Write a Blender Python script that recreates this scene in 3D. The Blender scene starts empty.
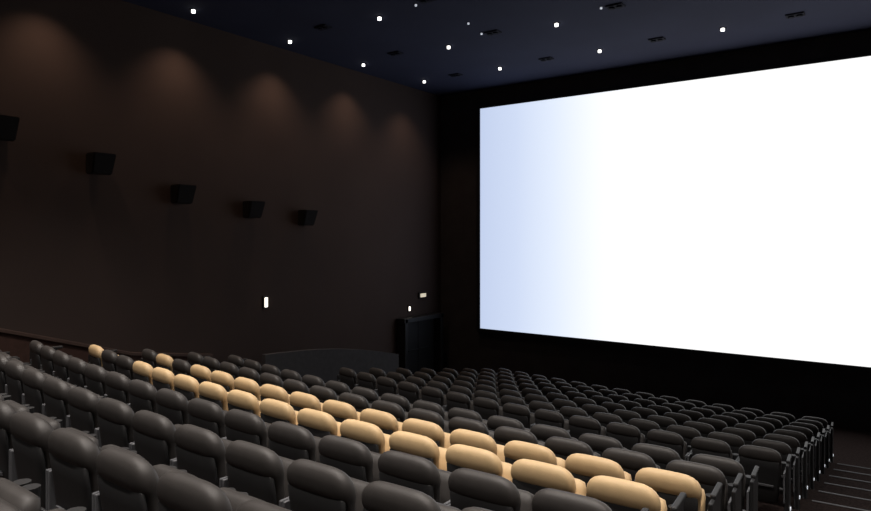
import bpy, bmesh, math, random
from mathutils import Vector, Matrix
random.seed(4)
S = bpy.context.scene
S.view_settings.view_transform = 'Standard'
S.view_settings.look = 'None'
CZ = 4.7            # eye height above the front floor
XC = -3.0           # centre line of the curved rows
def curve(x): return (x-XC)**2/70.0
WL, WR, YB, YF = -12.8, 7.0, -6.0, 18.0
CEIL = CZ+4.76

# ---------------------------------------------------------------- materials
def mat(name, col, rough=.8, spec=.3, noise=None, bump=0, metallic=0, nscale=8):
    m = bpy.data.materials.new(name); m.use_nodes = True
    nt = m.node_tree; b = nt.nodes['Principled BSDF']
    b.inputs['Base Color'].default_value = (*col, 1)
    b.inputs['Roughness'].default_value = rough
    b.inputs['Specular IOR Level'].default_value = spec
    b.inputs['Metallic'].default_value = metallic
    tc = nt.nodes.new('ShaderNodeTexCoord')
    n = nt.nodes.new('ShaderNodeTexNoise'); n.inputs['Scale'].default_value = nscale
    n.inputs['Detail'].default_value = 4
    nt.links.new(tc.outputs['Object'], n.inputs['Vector'])
    if noise:
        r = nt.nodes.new('ShaderNodeValToRGB')
        r.color_ramp.elements[0].position = .3; r.color_ramp.elements[1].position = .7
        r.color_ramp.elements[0].color = (*[c*(1-noise) for c in col], 1)
        r.color_ramp.elements[1].color = (*[c*(1+noise) for c in col], 1)
        nt.links.new(n.outputs['Fac'], r.inputs['Fac']); nt.links.new(r.outputs['Color'], b.inputs['Base Color'])
    if bump:
        n2 = nt.nodes.new('ShaderNodeTexNoise'); n2.inputs['Scale'].default_value = 160
        nt.links.new(tc.outputs['Object'], n2.inputs['Vector'])
        bp = nt.nodes.new('ShaderNodeBump'); bp.inputs['Strength'].default_value = bump; bp.inputs['Distance'].default_value = .004
        nt.links.new(n2.outputs['Fac'], bp.inputs['Height']); nt.links.new(bp.outputs['Normal'], b.inputs['Normal'])
    return m
def emis(name, col, s):
    m = bpy.data.materials.new(name); m.use_nodes = True
    b = m.node_tree.nodes['Principled BSDF']
    b.inputs['Base Color'].default_value = (*col, 1)
    b.inputs['Emission Color'].default_value = (*col, 1); b.inputs['Emission Strength'].default_value = s
    return m
M_wall = mat('wall_fabric', (.062, .045, .040), .95, .1, .05, .3, nscale=.8)
M_swall = mat('screen_wall_black', (.055, .051, .053), .95, .1, .1, .2, nscale=2)
M_ceil = mat('ceiling_paint', (.045, .049, .082), .9, .1, .08, 0, nscale=.6)
M_carpet = mat('carpet', (.034, .024, .022), 1, .05, .35, .5, nscale=30)
M_dado = mat('dado_redbrown', (.065, .034, .026), .8, .2, .15, 0)
M_trim = mat('trim_brown', (.075, .045, .035), .6, .3, .1, 0)
M_part = mat('partition_grey', (.055, .052, .054), .85, .2, .1, .1)
M_dark = mat('seat_vinyl_dark', (.043, .039, .037), .5, .38, .12, .12, nscale=10)
M_tan = mat('seat_vinyl_tan', (.64, .455, .25), .5, .35, .06, .12, nscale=10)
M_shell = mat('seat_shell_plastic', (.021, .021, .022), .5, .4, .05, 0)
M_std = mat('seat_standard_grey', (.12, .123, .132), .45, .4, .05, 0)
M_black = mat('black_metal', (.012, .012, .013), .5, .4, .05, 0)
M_fix = mat('fixture_dark', (.022, .023, .034), .8, .1, .05, 0)
M_spk = mat('speaker_black', (.019, .017, .017), .9, .08, .05, 0)
M_grille = mat('speaker_grille', (.014, .014, .014), .9, .05, .3, .4, nscale=200)
M_nose = mat('nosing_grey', (.12, .12, .125), .6, .3, .1, 0)
M_lamp = emis('lamp_white', (1, .97, .92), 4)
M_lampd = emis('lamp_white_dim', (.85, .9, 1), .5)
M_lampw = emis('wall_lamp_warm', (1, .93, .8), 2)
M_step = emis('step_lamp', (.9, .95, 1), .55)
M_exit = emis('exit_sign_face', (.9, .8, .6), .6)

# ---------------------------------------------------------------- helpers
def obj(name, bm, mats, smooth=False):
    me = bpy.data.meshes.new(name); bmesh.ops.recalc_face_normals(bm, faces=bm.faces[:])
    bm.to_mesh(me); bm.free()
    for m in mats: me.materials.append(m)
    if smooth:
        for p in me.polygons: p.use_smooth = True
    o = bpy.data.objects.new(name, me); S.collection.objects.link(o); return o
def box(bm, c, s, mi=0, bev=0, rot=None, seg=2):
    r = bmesh.ops.create_cube(bm, size=1); vs = r['verts']
    bmesh.ops.scale(bm, vec=s, verts=vs)
    if bev:
        es = list({e for v in vs for e in v.link_edges})
        rr = bmesh.ops.bevel(bm, geom=es, offset=bev, segments=seg, profile=.5, affect='EDGES')
        vs = list({v for f in rr['faces'] for v in f.verts} | {v for v in vs if v.is_valid})
    if rot: bmesh.ops.rotate(bm, cent=(0, 0, 0), matrix=rot, verts=vs)
    bmesh.ops.translate(bm, vec=c, verts=vs)
    for f in {f for v in vs for f in v.link_faces}: f.material_index = mi
    return vs
def cyl(bm, c, r, d, mi=0, seg=20, rot=None, r2=None):
    rr = bmesh.ops.create_cone(bm, cap_ends=True, segments=seg, radius1=r, radius2=r if r2 is None else r2, depth=d)
    vs = rr['verts']
    if rot: bmesh.ops.rotate(bm, cent=(0, 0, 0), matrix=rot, verts=vs)
    bmesh.ops.translate(bm, vec=c, verts=vs)
    for f in {f for v in vs for f in v.link_faces}: f.material_index = mi
def loft(bm, rings, mi=0, n=24, e=.35, M=None):
    """rings: (z, halfwidth, halfdepth, yoff); superelliptic sections"""
    prev = None
    for (z, w, t, y) in rings:
        ring = []
        for i in range(n):
            a = 2*math.pi*i/n; ca, sa = math.cos(a), math.sin(a)
            v = Vector((w*math.copysign(abs(ca)**e, ca), y+t*math.copysign(abs(sa)**(e*1.6), sa), z))
            if M: v = M @ v
            ring.append(bm.verts.new(v))
        if prev:
            for i in range(n):
                f = bm.faces.new((prev[i], prev[(i+1) % n], ring[(i+1) % n], ring[i])); f.material_index = mi; f.smooth = True
        else:
            f = bm.faces.new(ring); f.material_index = mi
        prev = ring
    f = bm.faces.new(prev); f.material_index = mi; f.smooth = True

# ---------------------------------------------------------------- cinema seat
def seat_mesh(name, cushion):
    bm = bmesh.new()
    # back cushion: padded front, bulging cap on top, rounded shoulders
    R = [(.34, .17, .030, .02), (.36, .205, .042, .015), (.50, .213, .046, .0), (.66, .220, .046, -.025), (.765, .228, .046, -.038),
         (.79, .234, .058, -.047), (.815, .238, .066, -.054), (.85, .237, .067, -.060), (.88, .229, .063, -.065),
         (.906, .213, .055, -.069), (.928, .187, .043, -.072), (.943, .150, .027, -.073), (.950, .10, .011, -.073)]
    loft(bm, R, 0, 28, .45)
    # rear shell up to the cap
    R = [(.28, .15, .012, -.035), (.30, .195, .020, -.040), (.50, .208, .022, -.055), (.70, .215, .022, -.078), (.795, .217, .020, -.092), (.812, .19, .006, -.094)]
    loft(bm, R, 1, 20, .38)
    box(bm, (0, -.088, .50), (.30, .012, .03), 2, .004, Matrix.Rotation(math.radians(7), 3, 'X'))
    # tipped-up seat cushion
    M = Matrix.Translation((0, .13, .42)) @ Matrix.Rotation(math.radians(-14), 4, 'X')
    R = [(.0, .17, .03, 0), (.02, .205, .052, 0), (.18, .215, .06, 0), (.30, .215, .058, 0), (.35, .20, .045, 0), (.365, .16, .02, 0)]
    loft(bm, R, 0, 20, .38, M)
    R = [(.02, .19, .01, .064), (.30, .19, .01, .066)]
    loft(bm, R, 1, 16, .38, M)
    cyl(bm, (0, .10, .42), .018, .50, 2, 12, Matrix.Rotation(math.pi/2, 3, 'Y'))
    for s in (-1, 1):
        x = s*.2655
        box(bm, (x, .09, .36), (.022, .12, .56), 2, .006)          # upright standard
        box(bm, (x, -.01, .50), (.022, .15, .36), 2, .006)         # side panel by the back
        box(bm, (x, .13, .012), (.026, .40, .024), 2, .004)        # foot bar on the floor
        box(bm, (x, .17, .645), (.026, .34, .035), 1, .010)        # arm rest
        cyl(bm, (s*.225, .37, .635), .040, .07, 1, 16, None, .043)  # cup holder
        box(bm, (s*.255, .35, .635), (.03, .05, .03), 1)
    me = bpy.data.meshes.new(name); bmesh.ops.recalc_face_normals(bm, faces=bm.faces[:])
    bm.to_mesh(me); bm.free()
    for m in (cushion, M_shell, M_std): me.materials.append(m)
    return me
ME_D = seat_mesh('cinema_seat_mesh', M_dark); ME_T = seat_mesh('cinema_seat_tan_mesh', M_tan)
def end_mesh():
    bm = bmesh.new()
    box(bm, (0, .08, .39), (.03, .34, .78), 0, .012)
    box(bm, (0, .16, .79), (.04, .30, .04), 0, .012)
    box(bm, (.018, .12, .20), (.014, .05, .035), 1, .003)
    me = bpy.data.meshes.new('seat_end_panel_mesh'); bm.to_mesh(me); bm.free()
    me.materials.append(M_shell); me.materials.append(M_step); return me
ME_E = end_mesh()

# rows : (yref, tread z)
PITCH = .78
rows = []
for k in range(-8, 4):
    yr = 4.10+PITCH*k; rows.append((yr, CZ-(.715+.21*yr)-.95))
front = []
for k in range(8):
    yr = 8.7+.871*k; front.append((yr, CZ-(2.58+1.04*k/7)-.95))
allrows = rows+front
DX = .56
def place(me, name, x, yr, z, ry=0):
    o = bpy.data.objects.new(name, me); S.collection.objects.link(o)
    o.location = (x, yr+curve(x), z); o.rotation_euler = (0, 0, math.atan((x-XC)/35)+ry); return o
def panel(seat, dx, flip=0):
    o = bpy.data.objects.new('end_panel', ME_E); S.collection.objects.link(o)
    o.parent = seat; o.location = (dx, 0, 0); o.scale = (-1 if flip else 1, 1, 1)
for r, (yr, z) in enumerate(allrows):
    isA = abs(yr-4.10) < .01; isB = abs(yr-4.88) < .01
    nseat = 14 if yr > 8 else 15
    x0 = -1.46 if yr < 4.5 else -1.40
    if yr > -1.6:
        for i in range(nseat):
            x = x0-DX*i
            tan = (isA and (i <= 11 or i == 14)) or (isB and (i <= 13 and i != 12))
            st = place(ME_T if tan else ME_D, 'cinema_seat', x, yr, z)
            if i == 0: panel(st, .298)
            if i == nseat-1: panel(st, -.298, 1)
    if yr > 2.9:
        for i in range(10):
            st = place(ME_D, 'cinema_seat', .78+DX*i, yr, z)
            if i == 0: panel(st, -.298, 1)

# ---------------------------------------------------------------- tiered floor
bm = bmesh.new()
tiers = []   # (front boundary yref, z)
for k, (yr, z) in enumerate(rows): tiers.append((yr+.62, z))
tiers.append((7.95, (rows[-1][1]+front[0][1])/2))
for k, (yr, z) in enumerate(front[:-1]): tiers.append((yr+.66, z))
tiers.append((None, front[-1][1]))
NX = 40
xs = [WL+(WR-WL)*i/NX for i in range(NX+1)]
prevb = None
for b, z in tiers:
    for i in range(NX):
        x0, x1 = xs[i], xs[i+1]
        ys0 = YB if prevb is None else prevb+curve(x0); ys1 = YB if prevb is None else prevb+curve(x1)
        ye0 = YF if b is None else b+curve(x0); ye1 = YF if b is None else b+curve(x1)
        v = [bm.verts.new(p) for p in ((x0, ys0, z), (x1, ys1, z), (x1, ye1, z), (x0, ye0, z))]; bm.faces.new(v)
        if prevb is not None:
            v = [bm.verts.new(p) for p in ((x0, ys0, pz), (x1, ys1, pz), (x1, ys1, z), (x0, ys0, z))]; bm.faces.new(v)
    prevb = b; pz = z
bmesh.ops.remove_doubles(bm, verts=bm.verts[:], dist=1e-4)
obj('floor', bm, [M_carpet])
# aisle step nosings
for k, (b, z) in enumerate(tiers[:-1]):
    bm = bmesh.new(); x0, x1 = -1.0, .42
    yy = b+curve(-.3)
    box(bm, (0, -.02, .004), (x1-x0, .04, .008), 0, .001)
    box(bm, (0, .004, -.012), (x1-x0, .008, .03), 0, .001)
    o = obj('aisle_step_nosing', bm, [M_nose]); o.location = ((x0+x1)/2, yy, z); o.rotation_euler = (0, 0, math.atan(2.7/35))

# ---------------------------------------------------------------- shell
def shell(name, c, s, m):
    bm = bmesh.new(); box(bm, (0, 0, 0), s); o = obj(name, bm, [m]); o.location = c; return o
T = .2
shell('wall_left', (WL-T/2, (YB+YF)/2, CEIL/2), (T, YF-YB+2*T, CEIL), M_wall)
shell('wall_right', (WR+T/2, (YB+YF)/2, CEIL/2), (T, YF-YB+2*T, CEIL), M_wall)
shell('wall_back', ((WL+WR)/2, YB-T/2, CEIL/2), (WR-WL, T, CEIL), M_wall)
shell('wall_front', ((WL+WR)/2, YF+T/2, CEIL/2), (WR-WL, T, CEIL), M_swall)
shell('ceiling', ((WL+WR)/2, (YB+YF)/2, CEIL+T/2), (WR-WL+2*T, YF-YB+2*T, T), M_ceil)

# ---------------------------------------------------------------- screen
m = bpy.data.materials.new('screen_projection'); m.use_nodes = True
nt = m.node_tree; b = nt.nodes['Principled BSDF']
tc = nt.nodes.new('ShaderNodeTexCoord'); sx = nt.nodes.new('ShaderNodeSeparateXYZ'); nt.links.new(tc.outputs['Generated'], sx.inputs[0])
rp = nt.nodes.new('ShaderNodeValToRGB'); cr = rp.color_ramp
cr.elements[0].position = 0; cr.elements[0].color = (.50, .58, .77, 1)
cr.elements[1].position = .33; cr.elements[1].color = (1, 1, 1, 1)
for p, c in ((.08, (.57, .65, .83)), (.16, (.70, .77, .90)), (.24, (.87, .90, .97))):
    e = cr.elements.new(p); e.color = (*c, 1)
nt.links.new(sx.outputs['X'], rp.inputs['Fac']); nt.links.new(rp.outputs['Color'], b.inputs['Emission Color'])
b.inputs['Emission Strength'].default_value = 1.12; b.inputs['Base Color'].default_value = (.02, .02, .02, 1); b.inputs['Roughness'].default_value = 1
SX0, SX1, SZ0, SZ1 = -11.15, 5.2, CZ-3.05, CZ+4.13
bm = bmesh.new(); box(bm, (0, 0, 0), (SX1-SX0, .02, SZ1-SZ0), 0)
fr = .12
o_par = bpy.data.objects.new('cinema_screen', None); S.collection.objects.link(o_par)
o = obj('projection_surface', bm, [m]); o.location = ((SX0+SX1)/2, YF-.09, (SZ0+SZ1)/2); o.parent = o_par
bm = bmesh.new(); cx, cz = (SX0+SX1)/2, (SZ0+SZ1)/2
for xx in (SX0-fr/2, SX1+fr/2): box(bm, (xx, YF-.08, cz), (fr, .12, SZ1-SZ0+2*fr), 0, .01)
for zz in (SZ0-fr/2, SZ1+fr/2): box(bm, (cx, YF-.08, zz), (SX1-SX0, .12, fr), 0, .01)
o = obj('masking_frame', bm, [M_black]); o.parent = o_par

# ---------------------------------------------------------------- ceiling lamps
def lamp_mesh(lit):
    bm = bmesh.new()
    cyl(bm, (0, 0, -.006), .085, .012, 0, 24)
    cyl(bm, (0, 0, -.035), .040, .07, 1, 20)
    me = bpy.data.meshes.new('ceiling_downlight_mesh'); bm.to_mesh(me); bm.free()
    me.materials.append(M_fix); me.materials.append(lit); return me
ME_L = lamp_mesh(M_lamp); ME_LD = lamp_mesh(M_lampd)
def dark_mesh():
    bm = bmesh.new()
    box(bm, (0, 0, -.015), (.36, .24, .03), 0, .01)
    cyl(bm, (-.08, 0, -.04), .06, .04, 0, 16); cyl(bm, (.08, 0, -.04), .06, .04, 0, 16)
    me = bpy.data.meshes.new('ceiling_fixture_mesh'); bm.to_mesh(me); bm.free(); me.materials.append(M_fix); return me
ME_F = dark_mesh()
gx = [-12.1]+[-9.22+2.95*i for i in range(6)]; gy = [15.85, 13.3, 10.65, 8.0, 5.3, 2.7, .1, -2.5]
for X in gx:
    for Y in gy:
        o = bpy.data.objects.new('ceiling_downlight', ME_L); S.collection.objects.link(o)
        o.location = (X+(.2 if Y > 15 and X < -12 else 0), Y, CEIL)
        if X < -12 : P, ang, col, bl = (110 if Y > 12 else 125), 104, (1, .68, .48), 1
        else:
            P, ang, col, bl = {15.85: 12, 13.3: 12, 10.65: 22, 8.0: 90}.get(Y, 520), 86, (1, .92, .85), .7
        ld = bpy.data.lights.new('downlight_beam', 'SPOT'); ld.energy = P; ld.color = col
        ld.spot_size = math.radians(ang); ld.spot_blend = bl; ld.shadow_soft_size = .06
        lo = bpy.data.objects.new('downlight_beam', ld); S.collection.objects.link(lo)
        lo.parent = o; lo.location = (0, 0, -.09)
for i in range(6):
    for Y in (15.8, 13.0, 10.4, 7.8, 5.2, 2.6):
        o = bpy.data.objects.new('ceiling_twin_fixture', ME_F); S.collection.objects.link(o); o.location = (-10.7+2.95*i, Y, CEIL)
# small secondary points between the main grid
for X, Y in ((-7.85, 12.1), (-8.0, 12.9), (-5.07, 12.9), (-8.1, 10.5)):
    o = bpy.data.objects.new('ceiling_downlight', ME_LD); S.collection.objects.link(o); o.location = (X, Y, CEIL); o.scale = (.6, .6, .6)

# ---------------------------------------------------------------- wall speakers
def speaker_mesh():
    bm = bmesh.new()
    w, d, h = .48, .32, .40
    pts = [(.08, -w/2, -h/2), (.08, w/2, -h/2), (.08+d*.55, w/2*.8, -h/2), (.08+d*.55, -w/2*.8, -h/2),
           (.08, -w/2, h/2), (.08, w/2, h/2), (.08+d, w/2*.9, h/2), (.08+d, -w/2*.9, h/2)]
    v = [bm.verts.new(p) for p in pts]
    for f in ((0, 1, 2, 3), (4, 5, 6, 7), (0, 1, 5, 4), (1, 2, 6, 5), (2, 3, 7, 6), (3, 0, 4, 7)): bm.faces.new([v[i] for i in f])
    bmesh.ops.bevel(bm, geom=bm.edges[:], offset=.02, segments=3, affect='EDGES')
    box(bm, (.04, 0, 0), (.08, .12, .20), 0, .01); box(bm, (.01, 0, 0), (.02, .2, .28), 0)
    cyl(bm, (.31, 0, .02), .13, .02, 1, 24, Matrix.Rotation(math.radians(111), 3, 'Y'))
    me = bpy.data.meshes.new('wall_speaker_mesh'); bmesh.ops.recalc_face_normals(bm, faces=bm.faces[:]); bm.to_mesh(me); bm.free()
    me.materials.append(M_spk); me.materials.append(M_grille); return me
ME_S = speaker_mesh()
for Y, z in ((2.95, 2.3), (4.73, 1.85), (6.43, 1.38), (8.2, .88), (10.07, .61), (11.8, .45)):
    o = bpy.data.objects.new('wall_speaker', ME_S); S.collection.objects.link(o); o.location = (WL, Y-.12, CZ+z)
    o = bpy.data.objects.new('wall_speaker', ME_S); S.collection.objects.link(o); o.location = (WR, Y, CZ+z); o.rotation_euler = (0, 0, math.pi)

# small wall lamp
bm = bmesh.new(); box(bm, (.02, 0, 0), (.04, .14, .32), 0, .01); box(bm, (.055, 0, 0), (.05, .08, .24), 1, .015)
o = obj('wall_lamp', bm, [M_black, M_lampw]); o.location = (WL, 10.45, CZ-1.67)

# ---------------------------------------------------------------- exit portal on the left wall
par = bpy.data.objects.new('exit_doorway', None); S.collection.objects.link(par)
bm = bmesh.new(); zt = CZ-2.62; D = .35; W0 = WL+.02
box(bm, (W0+D/2, 15.65, zt/2), (D, .14, zt), 0, .01); box(bm, (W0+D/2, 17.55, zt/2), (D, .14, zt), 0, .01)
box(bm, (W0+D/2, 16.6, zt-.06), (D, 2.1, .14), 0, .01)
o = obj('portal_surround', bm, [M_black]); o.parent = par
bm = bmesh.new()
for s in (-1, 1):
    box(bm, (W0+.04, 16.6+s*.45, .98), (.05, .88, 1.94), 0, .006)
    box(bm, (W0+.10, 16.6+s*.30, 1.0), (.03, .5, .04), 0, .008)
o = obj('door_1', bm, [M_black]); o.parent = par
bm = bmesh.new(); box(bm, (0, 0, 0), (.06, .42, .2), 0, .01); box(bm, (.034, 0, 0), (.012, .30, .12), 1, .003)
o = obj('exit_sign', bm, [M_black, M_exit]); o.location = (WL+.035, 16.9, CZ-1.98)
bm = bmesh.new(); box(bm, (.02, 0, 0), (.04, .12, .2), 0, .01); box(bm, (.05, 0, 0), (.04, .06, .14), 1, .012)
o = obj('wall_lamp', bm, [M_black, M_lampw]); o.location = (WL, 16.2, CZ-2.36)

# ---------------------------------------------------------------- sloped dado & handrail on left wall, knee wall
def zfloor(x, y):
    yr = y-curve(x)
    for b, z in tiers:
        if b is None or yr < b: return z
bm = bmesh.new()
prof = [(-5.9, CZ-.6), (1.5, CZ-.75), (4.66, CZ-1.67), (7.0, CZ-2.43), (8.9, CZ-2.75)]
for (y0, z0), (y1, z1) in zip(prof, prof[1:]):
    v = [bm.verts.new(p) for p in ((WL+.05, y0, z0), (WL+.05, y1, z1), (WL+.05, y1, 0), (WL+.05, y0, 0))]; bm.faces.new(v)
    v = [bm.verts.new(p) for p in ((WL, y0, z0), (WL, y1, z1), (WL+.05, y1, z1), (WL+.05, y0, z0))]; bm.faces.new(v)
obj('baseboard_left', bm, [M_dado])
bm = bmesh.new()
for (y0, z0), (y1, z1) in zip(prof, prof[1:]):
    L = math.hypot(y1-y0, z1-z0); a = math.atan2(z1-z0, y1-y0)
    box(bm, (WL+.05, (y0+y1)/2, (z0+z1)/2), (.09, L+.01, .07), 0, .01, Matrix.Rotation(a, 3, 'X'))
obj('trim_1', bm, [M_trim])
bm = bmesh.new()
X = -11.0; n = 20; top = []
for i in range(n+1):
    t = i/n; yy = 9.0+4.5*t
    zt2 = CZ-2.56-.66*t+.13*math.sin(math.pi*t)
    top.append((yy, zt2))
for (y0, z0), (y1, z1) in zip(top, top[1:]):
    for xx in (X, X-.12):
        bm.faces.new([bm.verts.new(p) for p in ((xx, y0, zfloor(X, y0)-.3), (xx, y1, zfloor(X, y0)-.3), (xx, y1, z1), (xx, y0, z0))])
    bm.faces.new([bm.verts.new(p) for p in ((X, y0, z0), (X, y1, z1), (X-.12, y1, z1), (X-.12, y0, z0))])
for yy, zz in (top[0], top[-1]):
    bm.faces.new([bm.verts.new(p) for p in ((X, yy, zfloor(X, yy)-.1), (X-.12, yy, zfloor(X, yy)-.1), (X-.12, yy, zz), (X, yy, zz))])
bmesh.ops.remove_doubles(bm, verts=bm.verts[:], dist=1e-4)
obj('aisle_partition', bm, [M_part])

# back wall projection port
bm = bmesh.new(); box(bm, (0, 0, 0), (1.2, .08, .7), 0, .01); box(bm, (0, .045, 0), (1.0, .02, .5), 1, .005)
o = obj('window_1', bm, [M_black, M_std]); o.location = (XC, YB+.04, CZ+2.6)

# ---------------------------------------------------------------- world & camera
w = bpy.data.worlds.new('world'); S.world = w; w.use_nodes = True
w.node_tree.nodes['Background'].inputs[0].default_value = (.01, .011, .015, 1)
cd = bpy.data.cameras.new('camera'); cam = bpy.data.objects.new('camera', cd); S.collection.objects.link(cam)
cam.location = (0, 0, CZ); cam.rotation_euler = (math.radians(90), 0, math.radians(35.9))
cd.sensor_width = 36; cd.lens = 36*643/871; cd.shift_y = -20.5/871; cd.clip_start = .05
S.camera = cam
